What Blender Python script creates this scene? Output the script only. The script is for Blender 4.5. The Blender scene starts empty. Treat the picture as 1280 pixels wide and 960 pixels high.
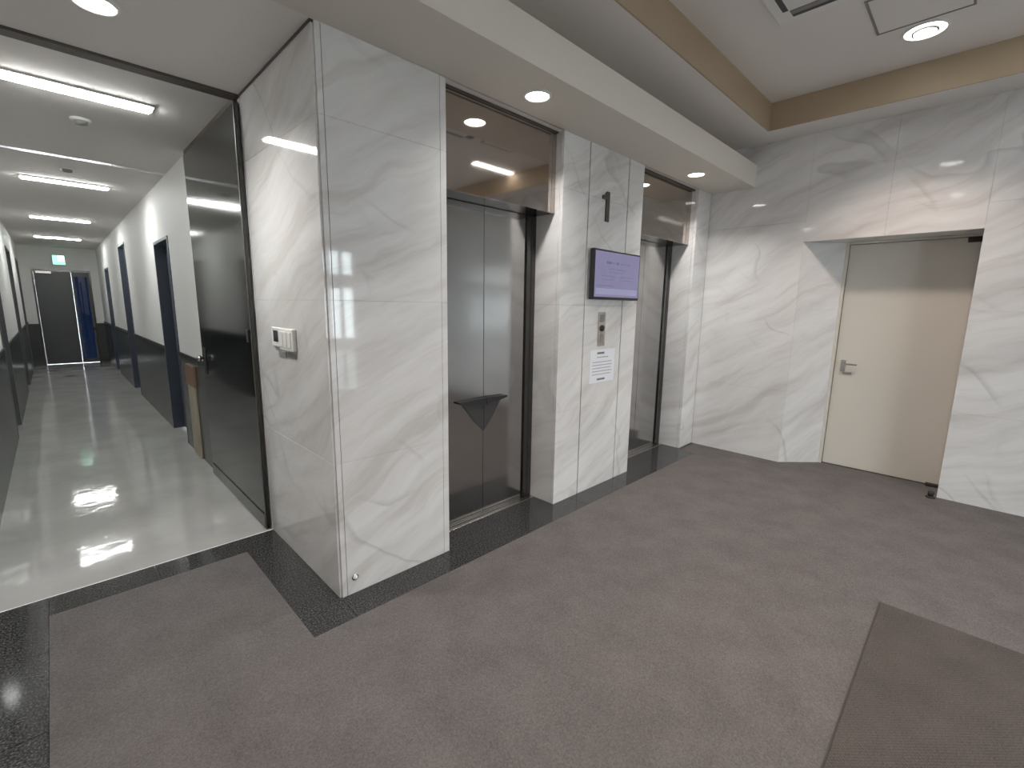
import bpy, bmesh, math, random
from mathutils import Matrix, Vector

random.seed(7)
SC = bpy.context.scene
COL = SC.collection

# ------------------------------------------------------------------ camera
RIGHT = Vector((0.7101372943, -0.7039015622, 0.0150868789))
UP = Vector((0.1071980181, 0.1292764768, 0.9857972294))
FWD = Vector((0.6958545884, 0.6984340937, -0.1672608998))
cam_data = bpy.data.cameras.new('camera')
cam_data.sensor_fit = 'HORIZONTAL'
cam_data.sensor_width = 36.0
cam_data.lens = 574.146 / 1280.0 * 36.0
cam_data.clip_start = 0.02
cam = bpy.data.objects.new('camera', cam_data)
m = Matrix((RIGHT, UP, -FWD)).transposed().to_4x4()
m.translation = Vector((0, 0, 1.5))
cam.matrix_world = m
COL.objects.link(cam)
SC.camera = cam

# ------------------------------------------------------------------ world, exposure
W = bpy.data.worlds.new('daylight')
SC.world = W
W.use_nodes = True
W.node_tree.nodes['Background'].inputs[0].default_value = (0.86, 0.94, 1.0, 1)
W.node_tree.nodes['Background'].inputs[1].default_value = 15.0
SC.view_settings.view_transform = 'Standard'
SC.view_settings.look = 'None'
SC.view_settings.gamma = 1.0
SC.view_settings.use_curve_mapping = False
SC.view_settings.exposure = 0.0
SC.cycles.use_denoising = True
SC.cycles.max_bounces = 10
SC.cycles.diffuse_bounces = 6
SC.cycles.glossy_bounces = 5
SC.cycles.sample_clamp_indirect = 6.0

# lamp strengths (watts) and colours
P_SOFFIT, P_TRAY, P_ENTRY, R_TUBE = 10.0, 14.0, 11.5, 74.0
C_SOFFIT = (1.0, 0.97, 0.93)
C_TRAY = (1.0, 0.84, 0.74)
C_TUBE = (0.97, 1.0, 0.97)

# ------------------------------------------------------------------ measured planes (metres, camera eye at 1.5 m)
X0, X1, X2, X3, X4, X5 = 0.902, 1.5955, 2.585, 3.645, 4.704, 5.010
Y0, Y1 = 2.128, 3.159
ZC, ZP, ZT = 2.674, 3.062, 3.288
YS, ZST, X6, YT = 1.708, 2.879, 4.698, 1.540
YD0, YDI, YD1, ZD, X7 = 1.238, 0.932, 0.062, 2.125, 5.338
YTR, YDOOR, ZTR = 2.195, 2.380, 2.145          # transom plane, lift door plane, transom bottom
GX, GY, CX, SY = 0.692, 2.959, -0.162, 1.9425  # granite border edges
MX, MY = 2.920, 0.180                          # entrance mat corner
XL, YB = -0.40, 15.0                           # corridor far side and end
XW, YF = -1.7, -3.0                            # unseen lobby walls
ROWS = [0.0, 0.72, 1.514, 2.31]

# ------------------------------------------------------------------ materials
def new_mat(name):
    mt = bpy.data.materials.new(name)
    mt.use_nodes = True
    nt = mt.node_tree
    return mt, nt, nt.nodes, nt.links, nt.nodes['Principled BSDF']

def plain(name, col, rough=0.5, metal=0.0, emit=None, estr=0.0, coat=0.0, bump=0.0, bscale=200.0, spec=0.5):
    mt, nt, N, L, b = new_mat(name)
    b.inputs['Base Color'].default_value = (*col, 1)
    b.inputs['Roughness'].default_value = rough
    b.inputs['Metallic'].default_value = metal
    b.inputs['Specular IOR Level'].default_value = spec
    if coat:
        b.inputs['Coat Weight'].default_value = coat
        b.inputs['Coat Roughness'].default_value = 0.05
    if emit:
        b.inputs['Emission Color'].default_value = (*emit, 1)
        b.inputs['Emission Strength'].default_value = estr
    tc = N.new('ShaderNodeTexCoord')
    nz = N.new('ShaderNodeTexNoise')
    nz.inputs['Scale'].default_value = bscale
    nz.inputs['Detail'].default_value = 3
    L.new(tc.outputs['Object'], nz.inputs['Vector'])
    if bump:
        bp = N.new('ShaderNodeBump')
        bp.inputs['Strength'].default_value = bump
        bp.inputs['Distance'].default_value = 0.002
        L.new(nz.outputs['Fac'], bp.inputs['Height'])
        L.new(bp.outputs['Normal'], b.inputs['Normal'])
    return mt

def ramp(N, stops):
    r = N.new('ShaderNodeValToRGB')
    els = r.color_ramp.elements
    while len(els) > 1:
        els.remove(els[0])
    els[0].position, els[0].color = stops[0][0], (*stops[0][1], 1)
    for p, c in stops[1:]:
        e = els.new(p)
        e.color = (*c, 1)
    return r

def marble():
    mt, nt, N, L, b = new_mat('polished_white_marble')
    geo = N.new('ShaderNodeNewGeometry')
    sep = N.new('ShaderNodeSeparateXYZ')
    L.new(geo.outputs['Position'], sep.inputs[0])
    add = N.new('ShaderNodeMath'); add.operation = 'SUBTRACT'
    L.new(sep.outputs['X'], add.inputs[0]); L.new(sep.outputs['Y'], add.inputs[1])
    comb = N.new('ShaderNodeCombineXYZ')
    L.new(add.outputs[0], comb.inputs[0]); L.new(sep.outputs['Z'], comb.inputs[1])
    # warp
    wn = N.new('ShaderNodeTexNoise'); wn.inputs['Scale'].default_value = 0.9; wn.inputs['Detail'].default_value = 3
    L.new(comb.outputs[0], wn.inputs['Vector'])
    vm = N.new('ShaderNodeVectorMath'); vm.operation = 'SUBTRACT'; vm.inputs[1].default_value = (0.5, 0.5, 0.5)
    L.new(wn.outputs['Color'], vm.inputs[0])
    sc = N.new('ShaderNodeVectorMath'); sc.operation = 'SCALE'; sc.inputs['Scale'].default_value = 0.55
    L.new(vm.outputs[0], sc.inputs[0])
    ad = N.new('ShaderNodeVectorMath'); ad.operation = 'ADD'
    L.new(comb.outputs[0], ad.inputs[0]); L.new(sc.outputs[0], ad.inputs[1])
    def streak(ang, sx, sy, detail, stops):
        mp = N.new('ShaderNodeMapping'); mp.vector_type = 'TEXTURE'
        mp.inputs['Rotation'].default_value = (0, 0, ang)
        mp.inputs['Scale'].default_value = (1 / sx, 1 / sy, 1)
        L.new(ad.outputs[0], mp.inputs['Vector'])
        nz = N.new('ShaderNodeTexNoise'); nz.inputs['Scale'].default_value = 1.0
        nz.inputs['Detail'].default_value = detail; nz.inputs['Roughness'].default_value = 0.64
        L.new(mp.outputs[0], nz.inputs['Vector'])
        r = ramp(N, stops)
        L.new(nz.outputs['Fac'], r.inputs[0])
        return r.outputs['Color']
    g = lambda v: (v, v, v)
    s1 = streak(math.radians(31), 0.45, 2.8, 5, [(0.30, (0.63, 0.615, 0.605)), (0.5, (0.755, 0.745, 0.74)), (0.68, (0.83, 0.825, 0.82))])
    s2 = streak(math.radians(24), 0.8, 8.5, 8, [(0.36, (0.85, 0.825, 0.81)), (0.47, (0.955, 0.95, 0.945)), (0.60, g(1.0))])
    s3a = streak(math.radians(-40), 0.35, 1.5, 2, [(0.0, g(1)), (0.480, g(1)), (0.5, g(0.80)), (0.508, g(1)), (1, g(1))])
    mk = streak(math.radians(10), 1.1, 1.3, 1, [(0.50, g(0)), (0.62, g(1))])
    m3 = N.new('ShaderNodeMix'); m3.data_type = 'RGBA'
    L.new(mk, m3.inputs[0]); m3.inputs[6].default_value = (1, 1, 1, 1); L.new(s3a, m3.inputs[7])
    s3 = m3.outputs[2]
    m1 = N.new('ShaderNodeMix'); m1.data_type = 'RGBA'; m1.blend_type = 'MULTIPLY'; m1.inputs[0].default_value = 1
    L.new(s1, m1.inputs[6]); L.new(s2, m1.inputs[7])
    m2 = N.new('ShaderNodeMix'); m2.data_type = 'RGBA'; m2.blend_type = 'MULTIPLY'; m2.inputs[0].default_value = 1
    L.new(m1.outputs[2], m2.inputs[6]); L.new(s3, m2.inputs[7])
    L.new(m2.outputs[2], b.inputs['Base Color'])
    b.inputs['Roughness'].default_value = 0.05
    b.inputs['Specular IOR Level'].default_value = 0.6
    return mt

def granite():
    mt, nt, N, L, b = new_mat('polished_dark_granite')
    tc = N.new('ShaderNodeTexCoord'); oi = N.new('ShaderNodeObjectInfo')
    ad = N.new('ShaderNodeVectorMath'); ad.operation = 'ADD'
    L.new(tc.outputs['Object'], ad.inputs[0]); L.new(oi.outputs['Location'], ad.inputs[1])
    nz = N.new('ShaderNodeTexNoise'); nz.inputs['Scale'].default_value = 130; nz.inputs['Detail'].default_value = 4
    L.new(ad.outputs[0], nz.inputs['Vector'])
    r = ramp(N, [(0.32, (0.010, 0.010, 0.011)), (0.5, (0.035, 0.035, 0.036)), (0.68, (0.105, 0.105, 0.105))])
    L.new(nz.outputs['Fac'], r.inputs[0]); L.new(r.outputs[0], b.inputs['Base Color'])
    b.inputs['Roughness'].default_value = 0.09
    b.inputs['Specular IOR Level'].default_value = 0.35
    return mt

def carpet(name, c0, c1, mat_weave=False):
    mt, nt, N, L, b = new_mat(name)
    tc = N.new('ShaderNodeTexCoord')
    nz = N.new('ShaderNodeTexNoise'); nz.inputs['Scale'].default_value = 150; nz.inputs['Detail'].default_value = 5
    nz.inputs['Roughness'].default_value = 0.75
    L.new(tc.outputs['Object'], nz.inputs['Vector'])
    lo = N.new('ShaderNodeTexNoise'); lo.inputs['Scale'].default_value = 5; lo.inputs['Detail'].default_value = 4
    L.new(tc.outputs['Object'], lo.inputs['Vector'])
    mx = N.new('ShaderNodeMath'); mx.operation = 'MULTIPLY_ADD'; mx.inputs[1].default_value = 0.3
    L.new(lo.outputs['Fac'], mx.inputs[0]); L.new(nz.outputs['Fac'], mx.inputs[2])
    h = mx.outputs[0]
    if mat_weave:
        sx = N.new('ShaderNodeSeparateXYZ'); L.new(tc.outputs['Object'], sx.inputs[0])
        outs = []
        for ax, k in ((0, 420.0), (1, 420.0)):
            ml = N.new('ShaderNodeMath'); ml.operation = 'MULTIPLY'; ml.inputs[1].default_value = k
            L.new(sx.outputs[ax], ml.inputs[0])
            sn = N.new('ShaderNodeMath'); sn.operation = 'SINE'; L.new(ml.outputs[0], sn.inputs[0]); outs.append(sn.outputs[0])
        pr = N.new('ShaderNodeMath'); pr.operation = 'MULTIPLY'; L.new(outs[0], pr.inputs[0]); L.new(outs[1], pr.inputs[1])
        mm = N.new('ShaderNodeMath'); mm.operation = 'MULTIPLY_ADD'; mm.inputs[1].default_value = 0.10
        L.new(pr.outputs[0], mm.inputs[0]); L.new(h, mm.inputs[2]); h = mm.outputs[0]
    r = ramp(N, [(0.42, c0), (0.88, c1)])
    L.new(h, r.inputs[0]); L.new(r.outputs[0], b.inputs['Base Color'])
    bp = N.new('ShaderNodeBump'); bp.inputs['Strength'].default_value = 0.5; bp.inputs['Distance'].default_value = 0.004
    L.new(h, bp.inputs['Height']); L.new(bp.outputs['Normal'], b.inputs['Normal'])
    b.inputs['Roughness'].default_value = 0.95
    b.inputs['Specular IOR Level'].default_value = 0.15
    return mt

def vinyl():
    mt, nt, N, L, b = new_mat('waxed_grey_vinyl')
    tc = N.new('ShaderNodeTexCoord')
    nz = N.new('ShaderNodeTexNoise'); nz.inputs['Scale'].default_value = 2.5; nz.inputs['Detail'].default_value = 6
    L.new(tc.outputs['Object'], nz.inputs['Vector'])
    r = ramp(N, [(0.3, (0.35, 0.346, 0.335)), (0.7, (0.44, 0.432, 0.42))])
    L.new(nz.outputs['Fac'], r.inputs[0]); L.new(r.outputs[0], b.inputs['Base Color'])
    n2 = N.new('ShaderNodeTexNoise'); n2.inputs['Scale'].default_value = 5; n2.inputs['Detail'].default_value = 3
    L.new(tc.outputs['Object'], n2.inputs['Vector'])
    bp = N.new('ShaderNodeBump'); bp.inputs['Strength'].default_value = 0.2; bp.inputs['Distance'].default_value = 0.01
    L.new(n2.outputs['Fac'], bp.inputs['Height']); L.new(bp.outputs['Normal'], b.inputs['Normal'])
    b.inputs['Roughness'].default_value = 0.07
    b.inputs['Specular IOR Level'].default_value = 0.38
    return mt

def brushed(name, col, rough, streaks=0.03):
    mt, nt, N, L, b = new_mat(name)
    b.inputs['Base Color'].default_value = (*col, 1)
    b.inputs['Metallic'].default_value = 1.0
    tc = N.new('ShaderNodeTexCoord')
    mp = N.new('ShaderNodeMapping'); mp.inputs['Scale'].default_value = (220, 220, 1.5)
    L.new(tc.outputs['Object'], mp.inputs['Vector'])
    nz = N.new('ShaderNodeTexNoise'); nz.inputs['Scale'].default_value = 1; nz.inputs['Detail'].default_value = 2
    L.new(mp.outputs[0], nz.inputs['Vector'])
    ml = N.new('ShaderNodeMath'); ml.operation = 'MULTIPLY_ADD'
    ml.inputs[1].default_value = streaks; ml.inputs[2].default_value = rough
    L.new(nz.outputs['Fac'], ml.inputs[0]); L.new(ml.outputs[0], b.inputs['Roughness'])
    return mt

def glass_mat(name, col, gloss=0.08):
    mt, nt, N, L, b = new_mat(name)
    tr = N.new('ShaderNodeBsdfTransparent'); tr.inputs[0].default_value = (*col, 1)
    gl = N.new('ShaderNodeBsdfGlossy'); gl.inputs['Roughness'].default_value = 0.02
    mx = N.new('ShaderNodeMixShader'); mx.inputs[0].default_value = gloss
    L.new(tr.outputs[0], mx.inputs[1]); L.new(gl.outputs[0], mx.inputs[2])
    L.new(mx.outputs[0], N['Material Output'].inputs['Surface'])
    N.remove(b)
    return mt

M = dict(
    marble=marble(), granite=granite(),
    carpet=carpet('grey_loop_carpet', (0.074, 0.068, 0.067), (0.180, 0.166, 0.164)),
    mat=carpet('woven_entrance_mat', (0.048, 0.042, 0.039), (0.118, 0.105, 0.098), True),
    vinyl=vinyl(),
    joint=plain('grey_joint_mortar', (0.50, 0.49, 0.48), 0.8, bump=0.2),
    groove=plain('dark_joint_gap', (0.05, 0.048, 0.046), 0.7, bump=0.2),
    paint=plain('beige_ceiling_paint', (0.72, 0.68, 0.615), 0.75, bump=0.08),
    paint_grey=plain('pale_grey_ceiling_paint', (0.80, 0.765, 0.735), 0.75, bump=0.08),
    brown=plain('brown_board_face', (0.46, 0.365, 0.255), 0.6, bump=0.1),
    white=plain('white_wall_paint', (0.85, 0.84, 0.825), 0.6, bump=0.1),
    wains=plain('dark_grey_wainscot', (0.07, 0.074, 0.072), 0.25, bump=0.02),
    rail=plain('black_dado_rail', (0.03, 0.03, 0.03), 0.4),
    steel=brushed('mirror_steel_lift_door', (0.465, 0.46, 0.455), 0.12),
    bronze=brushed('dark_bronze_steel', (0.50, 0.455, 0.42), 0.04, 0.01),
    frame=brushed('black_steel_frame', (0.13, 0.125, 0.12), 0.22),
    trim=plain('dark_bronze_trim', (0.075, 0.062, 0.052), 0.45),
    darkdoor=brushed('gunmetal_steel_door', (0.085, 0.088, 0.087), 0.09, 0.02),
    bluedoor=plain('slate_blue_door_paint', (0.060, 0.072, 0.098), 0.4),
    endd=plain('charcoal_door_paint', (0.10, 0.105, 0.105), 0.3),
    cream=plain('cream_steel_door_paint', (0.66, 0.625, 0.56), 0.42, bump=0.03),
    chrome=brushed('satin_chrome', (0.62, 0.60, 0.57), 0.25),
    black=plain('black_plastic', (0.015, 0.015, 0.017), 0.35),
    dark=plain('dark_rubber', (0.03, 0.024, 0.022), 0.7),
    whitep=plain('white_plastic', (0.80, 0.795, 0.77), 0.4),
    greyp=plain('grey_plastic', (0.25, 0.245, 0.235), 0.5),
    paper=plain('white_paper', (0.82, 0.83, 0.88), 0.7),
    ink=plain('grey_print', (0.42, 0.42, 0.46), 0.7),
    inkd=plain('dark_print', (0.17, 0.17, 0.20), 0.7),
    alu=plain('white_aluminium', (0.75, 0.75, 0.78), 0.3),
    polish=plain('polished_aluminium', (0.9, 0.9, 0.93), 0.2, 1.0),
    lamp=plain('lit_lamp_lens', (1, 1, 1), 0.5, emit=(1, 0.985, 0.96), estr=14.0),
    lampring=plain('lit_lamp_reflector', (0.9, 0.9, 0.88), 0.3),
    tube=plain('lit_tube_diffuser', (1, 1, 1), 0.5, emit=C_TUBE, estr=R_TUBE),
    louvre=plain('lit_louvre_tube', (1, 1, 1), 0.5, emit=(1, 1, 0.98), estr=16.0),
    screen=plain('lit_lavender_screen', (0.02, 0.02, 0.03), 0.25, emit=(0.25, 0.235, 0.39), estr=0.80),
    scr_dark=plain('screen_dark_print', (0.02, 0.02, 0.03), 0.3, emit=(0.13, 0.125, 0.26), estr=0.9),
    scr_mid=plain('screen_grey_print', (0.02, 0.02, 0.03), 0.3, emit=(0.21, 0.205, 0.34), estr=0.8),
    scr_pale=plain('screen_pale_print', (0.02, 0.02, 0.03), 0.3, emit=(0.31, 0.31, 0.48), estr=0.85),
    exit=plain('lit_green_exit_sign', (0.2, 0.8, 0.5), 0.5, emit=(0.35, 0.95, 0.6), estr=1.6),
    exitw=plain('lit_white_exit_figure', (0.9, 1, 0.95), 0.5, emit=(0.9, 1, 0.93), estr=2.2),
    wood=plain('brown_wood', (0.20, 0.12, 0.08), 0.5, bump=0.1),
    tan=plain('tan_board', (0.42, 0.37, 0.28), 0.55, bump=0.05),
    conc=plain('grey_concrete', (0.2, 0.2, 0.2), 0.9, bump=0.2),
    blueglass=glass_mat('blue_tinted_glass', (0.016, 0.027, 0.048)),
    glass=glass_mat('clear_glass', (0.96, 0.98, 0.97)),
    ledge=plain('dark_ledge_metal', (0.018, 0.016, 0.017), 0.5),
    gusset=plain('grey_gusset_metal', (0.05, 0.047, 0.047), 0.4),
)

# ------------------------------------------------------------------ builders
WLOC = {}
MESH = {}

def link(name, data, loc, parent):
    o = bpy.data.objects.new(name, data)
    COL.objects.link(o)
    loc = Vector(loc)
    WLOC[o.name] = loc
    if parent is not None:
        o.parent = parent
        o.location = loc - WLOC[parent.name]
    else:
        o.location = loc
    return o

def tag(o, label=None, cat=None, group=None, kind=None):
    if label: o['label'] = label
    if cat: o['category'] = cat
    if group: o['group'] = group
    if kind: o['kind'] = kind
    return o

def empty(name, loc, label=None, cat=None, group=None, kind=None):
    o = link(name, None, loc, None)
    o.empty_display_size = 0.05
    return tag(o, label, cat, group, kind)

def box(name, x0, x1, y0, y1, z0, z1, mat, parent=None, bevel=0.0, kind=None):
    dx, dy, dz = abs(x1 - x0), abs(y1 - y0), abs(z1 - z0)
    key = (round(dx, 5), round(dy, 5), round(dz, 5), bevel, mat)
    me = MESH.get(key)
    if me is None:
        bm = bmesh.new()
        bmesh.ops.create_cube(bm, size=1.0)
        bmesh.ops.scale(bm, vec=(dx, dy, dz), verts=bm.verts)
        if bevel:
            bmesh.ops.bevel(bm, geom=list(bm.edges), offset=bevel, segments=1, affect='EDGES')
        me = bpy.data.meshes.new(name)
        bm.to_mesh(me); bm.free()
        me.materials.append(M[mat])
        MESH[key] = me
    o = link(name, me, ((x0 + x1) / 2, (y0 + y1) / 2, (z0 + z1) / 2), parent)
    if kind: o['kind'] = kind
    return o

def mesh(name, verts, faces, mat, parent=None, kind=None, origin=None, smooth=False):
    org = Vector(origin) if origin is not None else sum((Vector(v) for v in verts), Vector()) / len(verts)
    me = bpy.data.meshes.new(name)
    me.from_pydata([tuple(Vector(v) - org) for v in verts], [], faces)
    bm = bmesh.new(); bm.from_mesh(me)
    bmesh.ops.recalc_face_normals(bm, faces=bm.faces)
    if smooth:
        for f in bm.faces: f.smooth = True
    bm.to_mesh(me); bm.free()
    me.materials.append(M[mat])
    o = link(name, me, org, parent)
    if kind: o['kind'] = kind
    return o

def prism(name, pts, axis, a, b, mat, parent=None, kind=None):
    """extrude a 2-D outline along an axis from a to b; pts are the two other coordinates in xyz order"""
    def p3(p, t):
        if axis == 'x': return (t, p[0], p[1])
        if axis == 'y': return (p[0], t, p[1])
        return (p[0], p[1], t)
    n = len(pts)
    v = [p3(p, a) for p in pts] + [p3(p, b) for p in pts]
    f = [tuple(range(n)), tuple(range(2 * n - 1, n - 1, -1))]
    f += [(i, (i + 1) % n, n + (i + 1) % n, n + i) for i in range(n)]
    return mesh(name, v, f, mat, parent, kind)

def lathe(name, prof, centre, mat, parent=None, axis='z', n=32, close=False):
    """revolve (radius, height) pairs"""
    v, f = [], []
    k = len(prof)
    for i in range(n):
        a = 2 * math.pi * i / n
        for r, h in prof:
            c, s = r * math.cos(a), r * math.sin(a)
            d = {'z': (c, s, h), 'x': (h, c, s), 'y': (c, h, s)}[axis]
            v.append(tuple(Vector(centre) + Vector(d)))
    for i in range(n):
        j = (i + 1) % n
        for q in range(k - 1):
            f.append((i * k + q, j * k + q, j * k + q + 1, i * k + q + 1))
        if close:
            f.append((i * k + k - 1, j * k + k - 1, j * k, i * k))
    return mesh(name, v, f, mat, parent, origin=centre, smooth=True)

GAP = 0.0004
def slab_y(parent, x0, x1, z0, z1, yface, t=0.028):      # marble slab facing -y
    return box('marble_slab', x0 + GAP, x1 - GAP, yface, yface + t, z0 + GAP, z1 - GAP, 'marble', parent, 0.0006)
def slab_x(parent, y0, y1, z0, z1, xface, sgn, t=0.028): # facing sgn*x
    xa, xb = (xface, xface - sgn * t)
    return box('marble_slab', min(xa, xb), max(xa, xb), y0 + GAP, y1 - GAP, z0 + GAP, z1 - GAP, 'marble', parent, 0.0006)

def rows(top, start=0.0):
    zs = [start] + [z for z in ROWS if z > start + 0.05 and z < top - 0.05] + [top]
    return list(zip(zs[:-1], zs[1:]))

# ================================================================== FLOOR
floor = box('floor', XW - 0.2, X7 + 0.6, YF - 0.2, YB + 0.3, -0.25, -0.02, 'conc', kind='structure')
T = 0.02
def flo(name, x0, x1, y0, y1, mat, top=0.0):
    return box(name, x0, x1, y0, y1, -T, top, mat, floor)
# carpet: three pieces cut around the granite border and the entrance mat
cverts = [(CX, YF), (MX, YF), (MX, MY), (X7 + 0.01, MY), (X7 + 0.01, SY), (GX, SY), (GX, GY), (CX, GY)]
cverts = [(CX, YF), (1.0, YF), (1.0, MY), (MX, MY), (MX, YF), (X7 + 0.02, YF), (X7 + 0.02, Y0 - 0.02), (X4 - 0.05, Y0 - 0.02), (X4 - 0.05, SY), (GX, SY), (GX, GY), (CX, GY)]
prism('carpet', cverts, 'z', -T, 0.0, 'carpet', floor)
vin = flo('vinyl_sheet', XL - 0.05, X0 + 0.05, Y1, YB + 0.05, 'vinyl')
flo('vinyl_edge_strip', XL, X0, Y1 - 0.008, Y1, 'alu', 0.001)

def granite_run(x0, x1, y0, y1, along, step, top=0.0005):
    a, b = (x0, x1) if along == 'x' else (y0, y1)
    n = max(1, round((b - a) / step))
    for i in range(n):
        p, q = a + (b - a) * i / n, a + (b - a) * (i + 1) / n
        g = 0.0012
        if along == 'x':
            box('granite_slab', p + g, q - g, y0, y1, -T, top, 'granite', floor, 0.0008)
        else:
            box('granite_slab', x0, x1, p + g, q - g, -T, top, 'granite', floor, 0.0008)
granite_run(CX, GX, GY, Y1 - 0.008, 'x', 0.43)                 # under the corridor threshold
granite_run(GX, X0, SY, Y1 - 0.008, 'y', 0.61)                 # along the pillar's side
granite_run(X0, X4 - 0.05, SY, Y0, 'x', 0.62)                  # along the elevator wall
for xa, xb in ((X1, X2), (X3, X4 - 0.05)):
    granite_run(xa, xb, Y0, YDOOR - 0.005, 'x', 0.5)
granite_run(X4 - 0.05, X4, Y0 - 0.02, YDOOR - 0.005, 'x', 0.05)
for k in range(8):                                              # wide polished field left of the carpet
    ya = -1.0 + k * 0.52
    for xa, xb in ((CX - 0.6, CX), (CX - 1.2, CX - 0.6), (XW, CX - 1.2)):
        box('granite_slab', xa + 0.0012, xb - 0.0012, ya + 0.0012, ya + 0.52 - 0.0012, -T, 0.0005, 'granite', floor, 0.0008)
box('granite_slab', XW, CX, YF, -1.0, -T, 0.0, 'granite', floor)

mat = box('entrance_mat', 1.0, MX - 0.004, YF + 0.4, MY - 0.006, -T + 0.001, 0.006, 'mat', None, 0.003)
tag(mat, 'darker woven entrance mat let into the grey carpet', 'mat')
fr = box('mat_edge', 1.0, MX, MY - 0.006, MY, -T, 0.001, 'groove', floor)
fr = box('mat_edge', MX - 0.004, MX, YF, MY, -T, 0.001, 'groove', floor)

# ================================================================== CEILINGS
soffit = box('ceiling_soffit', XW, X5, YS, Y0, ZC, ZST, 'paint', kind='structure')
ceil_up = box('ceiling', XW, X5 + 0.3, YT, Y0 + 0.1, ZP, ZT + 0.05, 'paint_grey', kind='structure')
box('ceiling_side_strip', X6, X5 + 0.3, YF, YT, ZP, ZT + 0.05, 'paint_grey', ceil_up)
box('ceiling_side_strip', XW, XW + 0.35, YF, YT, ZP, ZT + 0.05, 'paint_grey', ceil_up)
box('ceiling_side_strip', XW + 0.35, X6, YF, YF + 0.3, ZP, ZT + 0.05, 'paint_grey', ceil_up)
box('tray_ceiling', XW + 0.35, X6, YF + 0.3, YT, ZT, ZT + 0.05, 'paint_grey', ceil_up)
box('tray_face_board', XW + 0.36, X6, YT - 0.012, YT, ZP, ZT, 'brown', ceil_up)
box('tray_face_board', X6 - 0.012, X6, YF + 0.3, YT - 0.012, ZP, ZT, 'brown', ceil_up)
box('tray_face_board', XW + 0.35, XW + 0.362, YF + 0.3, YT - 0.012, ZP, ZT, 'brown', ceil_up)
box('tray_face_board', XW + 0.362, X6 - 0.012, YF + 0.3, YF + 0.312, ZP, ZT, 'brown', ceil_up)
ceil_entry = box('ceiling_entry', XW, X0 + 0.02, Y0, Y1 + 0.02, ZC, ZC + 0.1, 'paint_grey', kind='structure')
ceil_cor = box('ceiling_corridor', XL - 0.1, X0 + 0.15, Y1 + 0.02, YB + 0.1, ZC, ZC + 0.1, 'paint_grey', kind='structure')

# dark shutter slot and the trims that frame the steel door
t1 = box('trim_1', XL, X0, Y1 + 0.005, Y1 + 0.085, ZC - 0.014, ZC, 'trim', kind='structure')
box('slot_lip', XL, 0.30, Y1 + 0.087, Y1 + 0.110, ZC - 0.006, ZC, 'alu', t1)
t2 = box('trim_2', X0 - 0.02, X0, Y1 + 0.060, 4.62, ZC - 0.035, ZC, 'trim', kind='structure')
t3 = box('trim_3', X0 - 0.006, X0 + 0.02, Y0 + 0.006, Y1, ZC - 0.010, ZC, 'trim', kind='structure')
t4 = box('trim_4', X1, X2, YTR - 0.014, YTR, ZC - 0.010, ZC, 'trim', kind='structure')
t5 = box('trim_5', X3, X4, YTR - 0.030, YTR, ZC - 0.014, ZC, 'trim', kind='structure')
bar = prism('trim_6', [(5.530, ZC), (5.5317, ZC - 0.016), (5.556, ZC - 0.016), (5.556, ZC)], 'x', XL, X0, 'polish', kind='structure')

# ================================================================== ELEVATOR WALL
# near pillar
wp = box('wall_pillar', X0 + 0.03, X1 - 0.03, Y0 + 0.03, Y1 - 0.004, 0, ZC, 'joint', kind='structure')
box('wall_core', X1 - 0.03, X1 - 0.028, Y0 + 0.03, YDOOR, 0, ZC, 'joint', wp)
for za, zb in rows(ZC):
    slab_y(wp, X0 + 0.038, X1 - 0.040, za, zb, Y0)
    box('corner_strip', X0 + 0.010, X0 + 0.036, Y0, Y0 + 0.028, za + GAP, zb - GAP, 'marble', wp, 0.001)
    box('corner_strip', X1 - 0.0385, X1, Y0, Y0 + 0.028, za + GAP, zb - GAP, 'marble', wp, 0.001)
    slab_x(wp, Y0 + 0.010, Y1 - 0.004, za, zb, X0, -1)
    slab_x(wp, Y0 + 0.03, YDOOR, za, min(zb, ZC), X1, 1)
# pier between the two elevators
wq = box('wall_pier', X2 + 0.03, X3 - 0.03, Y0 + 0.03, YDOOR + 0.3, 0, ZC, 'groove', kind='structure')
G1, G2 = 2.885, 3.412
for za, zb in rows(ZC):
    slab_y(wq, X2, G1 - 0.005, za, zb, Y0)
    slab_y(wq, G1 + 0.005, G2 - 0.005, za, zb, Y0)
    slab_y(wq, G2 + 0.005, X3, za, zb, Y0)
    slab_x(wq, Y0 + 0.03, YDOOR - 0.001, za, zb, X2, -1)
    slab_x(wq, Y0 + 0.03, YDOOR - 0.001, za, zb, X3, 1)
# end return beside the far elevator
we = box('wall_return', X4 + 0.03, X5 + 0.3, Y0 + 0.03, YDOOR + 0.3, 0, ZC, 'joint', kind='structure')
for za, zb in rows(ZC):
    slab_y(we, X4, X5, za, zb, Y0)
    slab_x(we, Y0 + 0.03, YDOOR - 0.001, za, zb, X4, -1)
box('wall_shaft', X0 + 0.03, X5 + 0.3, YDOOR + 0.30, YDOOR + 0.36, 0, ZT, 'groove', kind='structure')
box('wall_above', X0, X5 + 0.3, Y0 + 0.02, Y0 + 0.07, ZC + 0.001, ZT, 'paint_grey', kind='structure')

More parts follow.
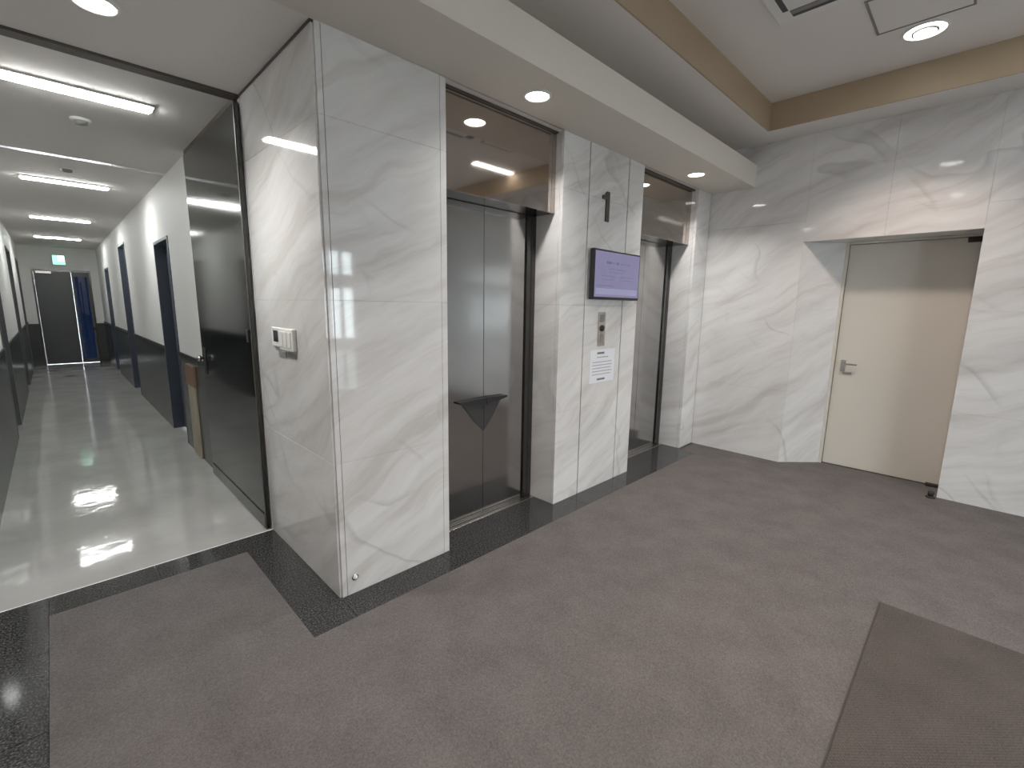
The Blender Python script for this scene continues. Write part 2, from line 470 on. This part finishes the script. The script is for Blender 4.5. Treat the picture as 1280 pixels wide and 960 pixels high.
def elevator(xa, xb, label):
    t = empty('elevator_entrance', ((xa + xb) / 2, YDOOR, 0), label, 'elevator', 'elevator entrances')
    xm = (xa + xb) / 2
    for s, x0, x1 in ((-1, xa + 0.004, xm - 0.0015), (1, xm + 0.0015, xb - 0.004)):
        d = box('door_panel', x0, x1, YDOOR, YDOOR + 0.03, 0.006, ZTR - 0.002, 'steel', t, 0.0015)
    tp = box('transom_panel', xa + 0.002, xb - 0.002, YTR, YTR + 0.02, ZTR, ZC - 0.002, 'bronze', t, 0.001)
    box('header_soffit', xa + 0.002, xb - 0.002, YTR + 0.02, YDOOR + 0.06, ZTR, ZTR + 0.03, 'frame', t)
    for x0, x1 in ((xb - 0.092, xb - 0.001), (xa + 0.001, xa + 0.092)):
        jp = box('jamb_post', x0, x1, YDOOR - 0.014, YDOOR - 0.001, 0.006, ZTR - 0.001, 'frame', t, 0.001)
        xc = (x0 + x1) / 2
        box('jamb_groove', xc - 0.009, xc + 0.009, YDOOR - 0.0148, YDOOR - 0.014, 0.008, ZTR - 0.003, 'black', jp)
    box('door_sill', xa + 0.01, xb - 0.01, YDOOR - 0.06, YDOOR + 0.03, 0.0006, 0.005, 'chrome', t, 0.001)
    box('guide_groove', xa + 0.01, xb - 0.01, YDOOR - 0.030, YDOOR - 0.022, 0.005, 0.0055, 'black', t)
    return t, xm
el1, xm1 = elevator(X1, X2, 'mirror steel elevator doors beside the wide near marble pillar, with a dark ledge across')
el2, xm2 = elevator(X3, X4, 'mirror steel elevator doors deepest in the hall, close to the corner with the cream door')
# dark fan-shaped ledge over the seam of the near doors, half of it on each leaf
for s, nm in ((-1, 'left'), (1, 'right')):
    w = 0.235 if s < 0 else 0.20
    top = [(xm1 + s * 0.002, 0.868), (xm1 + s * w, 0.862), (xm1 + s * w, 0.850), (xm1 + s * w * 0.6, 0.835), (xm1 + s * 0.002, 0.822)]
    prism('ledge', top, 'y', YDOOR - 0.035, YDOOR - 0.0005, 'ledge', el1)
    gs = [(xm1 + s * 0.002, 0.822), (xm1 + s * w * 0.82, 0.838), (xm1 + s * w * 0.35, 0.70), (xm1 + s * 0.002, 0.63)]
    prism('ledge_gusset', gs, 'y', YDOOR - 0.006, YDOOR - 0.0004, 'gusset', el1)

# ================================================================== WALL WITH THE CREAM DOOR
wr = box('wall_right', X5 + 0.03, X7 + 0.3, YD0 + 0.02, Y0 + 0.03, 0, ZP, 'joint', kind='structure')
box('wall_core', X5 + 0.03, X7 + 0.3, YF, YD1 - 0.03, 0, ZP, 'joint', wr)
box('wall_core', X5 + 0.03, X7 + 0.3, YD1 - 0.03, YD0 + 0.02, ZD + 0.03, ZP, 'joint', wr)
box('wall_core', X7 + 0.05, X7 + 0.3, YD1 - 0.03, YD0 + 0.02, 0, ZD + 0.03, 'joint', wr)
for za, zb in rows(ZP):
    slab_x(wr, YD0, Y0 - 0.001, za, zb, X5, -1)
    y = YD1
    while y > YF:
        slab_x(wr, max(YF, y - 0.9), y, za, zb, X5, -1)
        y -= 0.9
slab_x(wr, (YD0 + YD1) / 2, YD0, ZD, ZP, X5, -1)
slab_x(wr, YD1, (YD0 + YD1) / 2, ZD, ZP, X5, -1)
# splayed reveal (deep side), straight reveal and head lining
for za, zb in rows(ZD):
    prism('marble_slab', [(X5 + 0.002, YD0 - 0.0005), (X7 - 0.03, YDI + 0.028), (X7 - 0.03, YDI + 0.06), (X5 + 0.028, YD0 + 0.019)], 'z', za + GAP, zb - GAP, 'marble', wr)
    box('marble_slab', X5 + 0.03, X7 - 0.03, YD1 - 0.028, YD1, za + GAP, zb - GAP, 'marble', wr)
box('head_lining', X5 + 0.03, X7 + 0.02, YD1 - 0.02, YD0 + 0.02, ZD, ZD + 0.028, 'marble', wr)

dr = box('door_1', X7, X7 + 0.04, YD1 - 0.005, YDI - 0.002, 0.008, ZD - 0.022, 'cream', None, 0.0015, kind='structure')
dr['label'] = 'cream painted steel door set in the marble recess'
box('door_frame', X7 - 0.03, X7 + 0.045, YDI + 0.003, YDI + 0.029, 0, ZD - 0.001, 'cream', dr, 0.001)
box('door_frame', X7 - 0.03, X7 + 0.045, YD1 - 0.036, YD1 - 0.010, 0, ZD - 0.001, 'cream', dr, 0.001)
box('door_frame', X7 - 0.03, X7 + 0.045, YD1 - 0.010, YDI + 0.003, ZD - 0.018, ZD - 0.001, 'cream', dr, 0.001)
box('door_gap', X7 + 0.02, X7 + 0.03, YDI - 0.002, YDI + 0.003, 0.0, ZD - 0.019, 'black', dr)
# lever and its lock
ha = box('lever_plate', X7 - 0.004, X7, 0.845, 0.885, 0.93, 1.04, 'chrome', dr, 0.001)
lathe('spindle', [(0.0, -0.045), (0.009, -0.045), (0.009, 0.0), (0.0, 0.0)], (X7, 0.865, 1.005), 'chrome', ha, 'x', 12)
box('lever_bar', X7 - 0.052, X7 - 0.038, 0.752, 0.877, 0.996, 1.014, 'chrome', ha, 0.004)
lk = box('lock_cover', X7 - 0.006, X7, 0.79, 0.862, 0.905, 0.926, 'chrome', dr, 0.002)
box('floor_hinge', X7 - 0.05, X7, YD1 + 0.0, YD1 + 0.09, 0.001, 0.022, 'dark', dr, 0.003)
box('corner_shade', X7 - 0.035, X7, YD1 + 0.004, YD1 + 0.085, ZD - 0.062, ZD - 0.024, 'dark', dr, 0.003)  # dark block added to stand for the shadow in the recess's top corner
st = empty('door_stop', (X5 - 0.035, YD1 + 0.035, 0), 'small black door stop on the carpet at the cream door', 'door stop')
lathe('base', [(0.0, 0.0), (0.032, 0.0), (0.032, 0.008), (0.018, 0.014), (0.0, 0.014)], (X5 - 0.035, YD1 + 0.035, 0.0005), 'dark', st, 'z', 20)
lathe('buffer', [(0.0, 0.012), (0.018, 0.012), (0.021, 0.045), (0.014, 0.055), (0.0, 0.056)], (X5 - 0.035, YD1 + 0.035, 0.0), 'dark', st, 'z', 20)

# ================================================================== LOBBY WALLS OUTSIDE THE VIEW
wl = box('wall_left', XW - 0.2, XW, YF, Y1 + 0.2, 0, ZT, 'white', kind='structure')
wb = box('wall_back', XW, XL, Y1, Y1 + 0.2, 0, ZC + 0.2, 'white', kind='structure')
GA, GB, GH = 1.72, 3.62, 2.38
wf = box('wall_front', XW - 0.2, GA, YF - 0.2, YF, 0, ZT, 'white', kind='structure')
box('wall_section', GB, X7 + 0.3, YF - 0.2, YF, 0, ZT, 'white', wf)
box('wall_section', GA, GB, YF - 0.2, YF, GH, ZT, 'white', wf)
wn = box('window_1', GA, GB, YF - 0.12, YF - 0.06, 0.0, 0.10, 'alu', kind='structure')
for x in (GA, 2.43, 3.14, 3.35, GB - 0.05):
    box('window_frame', x, x + 0.05, YF - 0.12, YF - 0.06, 0.10, GH, 'alu', wn)
for z in (0.72, 1.74, GH - 0.06):
    box('window_frame', GA, GB, YF - 0.115, YF - 0.065, z, z + (0.22 if z < 2 else 0.06), 'alu', wn)
gx = (GA, 2.43, 3.14, 3.35, GB - 0.05)
for xa, xb in zip(gx[:-1], gx[1:]):
    for za, zb in ((0.10, 0.72), (0.94, 1.74), (1.96, GH - 0.06)):
        box('window_pane', xa + 0.05, xb, YF - 0.095, YF - 0.088, za, zb, 'glass', wn)
gr = box('ground_outside', -6, 10, -16, YF - 0.21, -0.3, -0.05, 'conc', kind='structure')
portal = bpy.data.lights.new('window_portal', 'AREA')
portal.shape = 'RECTANGLE'; portal.size = GB - GA; portal.size_y = GH
portal.cycles.is_portal = True
po = bpy.data.objects.new('window_portal', portal)
po.location = ((GA + GB) / 2, YF - 0.14, GH / 2)
po.rotation_euler = (math.radians(90), 0, 0)
COL.objects.link(po)

# ================================================================== CORRIDOR
def corridor_wall(name, xf, sgn, openings, y0, y1):
    """painted wall with wainscot; xf = face, the wall lies on the sgn side; openings = (ya, yb, ztop)"""
    w = None
    t = 0.14
    def seg(nm, ya, yb, za, zb, mt, dx0, dx1, parent):
        xs = sorted((xf + sgn * dx0, xf + sgn * dx1))
        return box(nm, xs[0], xs[1], ya, yb, za, zb, mt, parent)
    edges = [y0] + [v for o in openings for v in o[:2]] + [y1]
    for i in range(0, len(edges), 2):
        ya, yb = edges[i], edges[i + 1]
        s = seg(name if w is None else 'wall_section', ya, yb, 0, ZC, 'white', 0, t, w)
        if w is None:
            w = s; w['kind'] = 'structure'
        if sgn > 0 and i == 0: ya = 4.625
        n = max(1, round((yb - ya) / 1.2))
        for k in range(n):
            a, b = ya + (yb - ya) * k / n, ya + (yb - ya) * (k + 1) / n
            seg('wainscot_panel', a + 0.001, b - 0.001, 0.0, 0.945, 'wains', -0.006, 0.0, w)
        seg('dado_rail', ya, yb, 0.945, 0.985, 'rail', -0.014, 0.0, w)
    for ya, yb, zt in openings:
        seg('wall_section', ya, yb, zt, ZC, 'white', 0, t, w)
    return w
OPR = [(5.78, 6.64, 2.14), (9.35, 10.20, 2.38), (12.40, 13.20, 2.14)]
wcr = corridor_wall('wall_corridor_right', X0, 1, OPR, 3.165, YB)
OPL = [(7.2, 8.0, 2.14), (10.7, 11.7, 2.30), (13.7, 14.6, 2.30)]
wcl = corridor_wall('wall_corridor_left', XL, -1, OPL, Y1 + 0.2, YB)

dn = 2
def corridor_door(ya, yb, zt, xf, sgn, mt):
    global dn
    xs = lambda a, b: sorted((xf + sgn * a, xf + sgn * b))
    a, b = xs(0.10, 0.138)
    d = box('door_%d' % dn, a, b, ya + 0.03, yb - 0.03, 0.004, zt - 0.03, mt, None, 0.001, kind='structure')
    dn += 1
    a, b = xs(-0.008, 0.139)
    box('door_frame', a, b, ya, ya + 0.029, 0, zt, mt, d)
    box('door_frame', a, b, yb - 0.029, yb, 0, zt, mt, d)
    box('door_frame', a, b, ya + 0.029, yb - 0.029, zt - 0.029, zt, mt, d)
    a, b = xs(0.06, 0.10)
    h = box('door_handle', a, b, ya + 0.07, ya + 0.19, 1.0, 1.02, 'chrome', d, 0.004)
    return d
for o in OPR: corridor_door(*o, X0, 1, 'bluedoor')
for o in OPL: corridor_door(*o, XL, -1, 'endd')

# end wall with exit door
EX0, EX1, EZ = -0.225, 0.755, 2.165
wE = box('wall_end', XL - 0.1, EX0, YB, YB + 0.15, 0, ZC, 'white', kind='structure')
box('wall_section', EX1, X0 + 0.1, YB, YB + 0.15, 0, ZC, 'white', wE)
box('wall_section', EX0, EX1, YB, YB + 0.15, EZ, ZC, 'white', wE)
for a, b in ((XL, EX0), (EX1, X0)):
    box('wainscot_panel', a, b, YB - 0.006, YB, 0, 0.90, 'wains', wE)
    box('dado_rail', a, b, YB - 0.014, YB, 0.90, 0.94, 'rail', wE)
de = box('door_%d' % dn, EX0 + 0.035, 0.42, YB + 0.04, YB + 0.08, 0.005, EZ - 0.04, 'endd', None, 0.001, kind='structure')
box('door_frame', EX0, EX0 + 0.034, YB - 0.01, YB + 0.12, 0, EZ, 'frame', de)
box('door_frame', EX1 - 0.034, EX1, YB - 0.01, YB + 0.12, 0, EZ, 'frame', de)
box('door_frame', EX0 + 0.034, EX1 - 0.034, YB - 0.01, YB + 0.12, EZ - 0.039, EZ, 'frame', de)
box('door_leaf', 0.422, 0.46, YB + 0.04, YB + 0.08, 0.005, EZ - 0.04, 'endd', de)
box('door_leaf', 0.69, EX1 - 0.034, YB + 0.04, YB + 0.08, 0.005, EZ - 0.04, 'endd', de)
box('door_leaf', 0.46, 0.69, YB + 0.04, YB + 0.08, 0.005, 0.10, 'endd', de)
box('door_leaf', 0.46, 0.69, YB + 0.04, YB + 0.08, EZ - 0.14, EZ - 0.04, 'endd', de)
box('door_pane', 0.46, 0.69, YB + 0.057, YB + 0.063, 0.10, EZ - 0.14, 'blueglass', de)
box('door_handle', 0.66, 0.75, YB - 0.01, YB + 0.04, 0.78, 0.84, 'black', de, 0.006)
box('door_closer', -0.16, 0.10, YB - 0.02, YB + 0.04, EZ - 0.10, EZ - 0.045, 'chrome', de, 0.006)

# exit sign
es = empty('exit_sign', (0.25, YB - 0.04, 2.30), 'small lit green and white exit sign over the far door', 'exit sign')
box('housing', 0.14, 0.36, YB - 0.04, YB - 0.001, 2.27, 2.49, 'whitep', es, 0.004)
box('green_panel', 0.15, 0.35, YB - 0.043, YB - 0.04, 2.28, 2.48, 'exit', es)
box('white_panel', 0.235, 0.345, YB - 0.046, YB - 0.043, 2.36, 2.475, 'exitw', es)

# tall dark steel door standing flat against the corridor wall
sd = empty('steel_fire_door', (X0 - 0.012, 3.9, 0), 'tall dark polished steel door flat against the corridor wall beside the pillar', 'door')
box('leaf', X0 - 0.030, X0 - 0.007, Y1 + 0.012, 4.60, 0.006, ZC - 0.04, 'darkdoor', sd, 0.002)
kn = lathe('door_knob', [(0.0, -0.060), (0.018, -0.058), (0.026, -0.045), (0.022, -0.032), (0.012, -0.026), (0.012, 0.0)], (X0 - 0.030, 4.50, 1.035), 'chrome', sd, 'x', 20)
box('knob_plate', X0 - 0.034, X0 - 0.030, 4.455, 4.545, 0.90, 1.12, 'black', sd, 0.001)
pl = box('pull_bar', X0 - 0.045, X0 - 0.030, 3.205, 3.245, 1.25, 1.33, 'black', sd, 0.003)
box('edge_strip', X0 - 0.034, X0 - 0.030, Y1 + 0.013, Y1 + 0.030, 0.006, ZC - 0.04, 'trim', sd)
box('threshold_plate', X0 - 0.036, X0 - 0.030, Y1 + 0.031, 4.59, 0.008, 0.10, 'darkdoor', sd)

# brown and tan board standing against the wainscot
bd = empty('leaning_board', (X0 - 0.02, 5.24, 0), 'narrow tan board with brown top standing against the dark wainscot', 'board')
box('tan_face', X0 - 0.026, X0 - 0.008, 5.10, 5.38, 0.001, 0.70, 'tan', bd, 0.002)
box('brown_top', X0 - 0.030, X0 - 0.008, 5.06, 5.42, 0.70, 0.90, 'wood', bd, 0.002)

# ================================================================== LAMPS
def downlight(name, x, y, z, r, watts, col, label, group, spread=130):
    t = empty(name, (x, y, z), label, 'downlight', group)
    lathe('trim_ring', [(r + 0.016, 0.0), (r + 0.014, -0.006), (r + 0.002, -0.008), (r, -0.003), (r, 0.0)], (x, y, z), 'whitep', t)
    if r > 0.08:     # big lamp: lit outer reflector, dim gap, lit bulb disc
        lathe('reflector', [(r, -0.002), (r * 0.66, -0.004)], (x, y, z), 'lamp', t)
        lathe('inner_ring', [(r * 0.66, -0.004), (r * 0.66, -0.016), (r * 0.56, -0.016)], (x, y, z), 'greyp', t)
        lathe('lens', [(r * 0.56, -0.016), (r * 0.3, -0.020), (0.0, -0.021)], (x, y, z), 'lamp', t)
    else:
        lathe('lens', [(r, -0.002), (r * 0.7, -0.005), (0.0, -0.006)], (x, y, z), 'lamp', t)
    ld = bpy.data.lights.new(name + '_beam', 'AREA')
    ld.shape = 'DISK'; ld.size = 2 * r * 0.95; ld.energy = watts; ld.color = col
    ld.spread = math.radians(spread)
    lo = bpy.data.objects.new(name + '_beam', ld)
    COL.objects.link(lo)
    lo.parent = t
    lo.location = (0, 0, -0.024 if r > 0.08 else -0.010)
    return t
G = 'recessed ceiling downlights'
downlight('ceiling_downlight', 2.083, 1.922, ZC, 0.066, P_SOFFIT, C_SOFFIT, 'bright round downlight in the soffit before the near elevator', G)
downlight('ceiling_downlight', 4.186, 1.932, ZC, 0.066, P_SOFFIT, C_SOFFIT, 'round downlight in the soffit before the far elevator', G)
downlight('ceiling_downlight', 0.257, 2.666, ZC, 0.068, P_ENTRY, C_SOFFIT, 'round downlight in the flat ceiling before the corridor mouth', G)
downlight('ceiling_downlight', 4.186, 0.485, ZT, 0.105, P_TRAY, C_TRAY, 'large round downlight in the raised tray ceiling near the cream door', G, 105)
downlight('ceiling_downlight', 2.090, 0.485, ZT, 0.105, P_TRAY, C_TRAY, 'large round downlight in the middle of the tray ceiling', G, 105)
downlight('ceiling_downlight', -0.010, 0.485, ZT, 0.105, P_TRAY, C_TRAY, 'large round downlight in the tray ceiling over the polished granite floor', G, 105)
downlight('ceiling_downlight', 2.090, -1.60, ZT, 0.105, P_TRAY, C_TRAY, 'large round downlight in the tray ceiling by the entrance glazing', G, 105)
# wide inner glare ring of the visible tray lamp
# corridor strip lights
lab = ['long ceiling strip light nearest the corridor mouth', 'second ceiling strip light along the corridor, past the white rail', 'third ceiling strip light along the corridor', 'farthest ceiling strip light, before the exit sign']
for (y, hw), l in zip(((3.78, 0.055), (6.70, 0.05), (9.76, 0.05), (12.75, 0.05)), lab):
    t = empty('strip_light', (0.25, y, ZC), l, 'ceiling light', 'corridor strip lights')
    box('housing', -0.085, 0.585, y - hw - 0.012, y + hw + 0.012, ZC - 0.012, ZC - 0.0005, 'whitep', t, 0.002)
    box('diffuser', -0.07, 0.57, y - hw, y + hw, ZC - 0.022, ZC - 0.012, 'tube', t, 0.004)
# louvred lights in the tray, mirrored in the transoms
for x0, n, lb_ in ((3.98, 9, 'louvred strip light in the tray ceiling mirrored above the near elevator'), (0.20, 14, 'louvred strip light in the tray ceiling towards the pillar')):
    x1 = x0 + n * 0.0765 + 0.02
    t = empty('louvre_light', ((x0 + x1) / 2, -0.36, ZT), lb_, 'ceiling light', 'louvred tray lights')
    box('housing', x0, x1, -0.43, -0.29, ZT - 0.01, ZT - 0.0005, 'whitep', t, 0.002)
    for i in range(n):
        xa = x0 + 0.02 + i * 0.0765
        box('lit_cell', xa, xa + 0.042, -0.40, -0.32, ZT - 0.016, ZT - 0.010, 'louvre', t)

# ================================================================== CEILING FITTINGS
ac = empty('ceiling_air_conditioner', (2.99, 0.66, ZT), 'square air conditioner panel with dark slots flush in the tray ceiling', 'air conditioner')
box('panel', 2.52, 3.47, 0.18, 1.13, ZT - 0.018, ZT - 0.0005, 'whitep', ac, 0.004)
for x0, x1, y0, y1 in ((3.385, 3.415, 0.27, 1.04), (2.575, 2.605, 0.27, 1.04), (2.66, 3.33, 1.045, 1.075), (2.66, 3.33, 0.235, 0.265)):
    box('air_slot', x0, x1, y0, y1, ZT - 0.0195, ZT - 0.018, 'black', ac)
    if x1 - x0 < 0.1:
        box('louvre_flap', x0 - 0.045, x0 - 0.005, y0, y1, ZT - 0.022, ZT - 0.018, 'greyp', ac)
box('intake_grille', 2.72, 3.27, 0.38, 0.93, ZT - 0.022, ZT - 0.018, 'greyp', ac, 0.003)
hx0, hx1, hy0, hy1 = 3.575, 4.04, 0.25, 0.715
hp = empty('ceiling_hatch', (3.8, 0.48, ZT), 'square access hatch with a thin metal frame beside the large tray downlight', 'access hatch')
box('hatch_lid', hx0 + 0.014, hx1 - 0.014, hy0 + 0.014, hy1 - 0.014, ZT - 0.004, ZT - 0.0005, 'paint_grey', hp)
for a in ((hx0, hx1, hy0, hy0 + 0.012), (hx0, hx1, hy1 - 0.012, hy1), (hx0, hx0 + 0.012, hy0 + 0.012, hy1 - 0.012), (hx1 - 0.012, hx1, hy0 + 0.012, hy1 - 0.012)):
    box('hatch_frame', *a, ZT - 0.006, ZT - 0.0005, 'greyp', hp)
for (x, y), l in (((0.275, 4.35), 'round smoke detector between the first two corridor strip lights'), ((0.244, 6.02), 'round smoke detector just past the white ceiling rail')):
    t = empty('smoke_detector', (x, y, ZC), l, 'smoke detector')
    lathe('base', [(0.055, 0.0), (0.055, -0.012), (0.0, -0.012)], (x, y, ZC), 'whitep', t, n=24)
    lathe('sensor', [(0.036, -0.012), (0.030, -0.034), (0.0, -0.036)], (x, y, ZC), 'greyp', t, n=24)

# ================================================================== THINGS ON THE PIER
tv = empty('wall_monitor', (3.225, Y0, 1.55), 'wall mounted monitor with a lavender slide between the elevators', 'monitor')
box('mount', 3.08, 3.37, Y0 - 0.022, Y0 - 0.0005, 1.62, 1.86, 'black', tv)
box('casing', 2.90, 3.555, Y0 - 0.062, Y0 - 0.022, 1.560, 1.935, 'black', tv, 0.004)
sc = box('screen', 2.913, 3.542, Y0 - 0.0635, Y0 - 0.062, 1.580, 1.920, 'screen', tv)
yy = Y0 - 0.0638
def pr(name, x0, x1, z0, z1, mt): box(name, x0, x1, yy, Y0 - 0.0635, z0, z1, mt, sc)
pr('title_print', 3.06, 3.13, 1.832, 1.850, 'scr_dark')
pr('title_print', 3.145, 3.18, 1.832, 1.848, 'scr_mid')
pr('title_print', 3.195, 3.23, 1.832, 1.848, 'scr_dark')
pr('title_print', 3.25, 3.40, 1.832, 1.844, 'scr_mid')
for z, a, b in ((1.79, 3.08, 3.34), (1.765, 3.10, 3.30), (1.735, 3.00, 3.20), (1.735, 3.26, 3.46), (1.71, 3.00, 3.18), (1.71, 3.26, 3.44)):
    pr('text_print', a, b, z, z + 0.008, 'scr_mid')
pr('footer_print', 2.93, 3.16, 1.66, 1.672, 'scr_mid')
pr('footer_band', 2.93, 3.52, 1.598, 1.645, 'scr_pale')

num = [(3.140, 2.37), (3.140, 2.152), (3.098, 2.152), (3.098, 2.312), (3.05, 2.312), (3.05, 2.336), (3.085, 2.345), (3.104, 2.37)]
o = prism('floor_number', num, 'y', Y0 - 0.012, Y0 - 0.0003, 'trim')
tag(o, 'dark metal floor number 1 above the monitor', 'number sign')

cp = empty('call_panel', (3.12, Y0, 1.20), 'slim steel elevator call panel under the monitor', 'call panel')
box('plate', 3.072, 3.168, Y0 - 0.008, Y0 - 0.0004, 1.195, 1.462, 'chrome', cp, 0.002)
box('display', 3.092, 3.148, Y0 - 0.010, Y0 - 0.008, 1.385, 1.445, 'greyp', cp)
lathe('call_button', [(0.0, -0.020), (0.022, -0.019), (0.026, -0.012), (0.026, -0.008)], (3.12, Y0, 1.335), 'black', cp, 'y', 20)
box('key_switch', 3.10, 3.14, Y0 - 0.011, Y0 - 0.008, 1.22, 1.29, 'greyp', cp, 0.002)
nt = empty('paper_notice', (3.17, Y0, 0.88), 'white paper notice taped to the marble below the call panel', 'notice')
sh = box('sheet', 2.985, 3.335, Y0 - 0.0016, Y0 - 0.0004, 0.895, 1.165, 'paper', nt)
def prn(x0, x1, z0, z1, mt): box('print_line', x0, x1, Y0 - 0.0020, Y0 - 0.0016, z0, z1, mt, nt)
prn(3.08, 3.18, 1.128, 1.144, 'inkd'); prn(3.08, 3.24, 1.098, 1.106, 'ink')
for z in (1.06, 1.035, 1.01, 0.985, 0.96): prn(3.02, 3.30 - 0.03 * random.random(), z, z + 0.007, 'ink')
prn(3.09, 3.20, 0.915, 0.930, 'inkd')

# ================================================================== THINGS ON THE PILLAR
cr = empty('wall_controller', (X0, 2.79, 1.25), 'white wall controller with a small black screen on the pillar side', 'controller')
box('plate', X0 - 0.014, X0 - 0.0004, 2.735, 2.86, 1.255, 1.362, 'whitep', cr, 0.003)
box('display', X0 - 0.016, X0 - 0.014, 2.752, 2.825, 1.282, 1.345, 'black', cr)
sw = empty('light_switch', (X0, 2.62, 1.25), 'white switch box next to the wall controller', 'switch')
box('plate', X0 - 0.022, X0 - 0.0004, 2.515, 2.715, 1.243, 1.362, 'whitep', sw, 0.004)
for y in (2.535, 2.595, 2.655):
    box('rocker', X0 - 0.027, X0 - 0.022, y, y + 0.048, 1.262, 1.344, 'whitep', sw, 0.002)
lb = empty('switch_label', (X0, 2.66, 1.215), 'pair of small grey name labels under the wall controller', 'label')
box('label_strip', X0 - 0.004, X0 - 0.0004, 2.675, 2.79, 1.200, 1.228, 'greyp', lb)
box('label_strip', X0 - 0.004, X0 - 0.0004, 2.53, 2.65, 1.205, 1.230, 'greyp', lb)
bt = empty('bolt_cap', (0.982, Y0, 0.09), 'small round white cap low on the pillar front', 'cap')
lathe('cap', [(0.0, -0.014), (0.008, -0.013), (0.012, -0.006), (0.012, -0.0004)], (0.982, Y0, 0.09), 'whitep', bt, 'y', 20)
lathe('washer', [(0.012, -0.003), (0.018, -0.003), (0.018, -0.0004)], (0.982, Y0, 0.09), 'chrome', bt, 'y', 20)
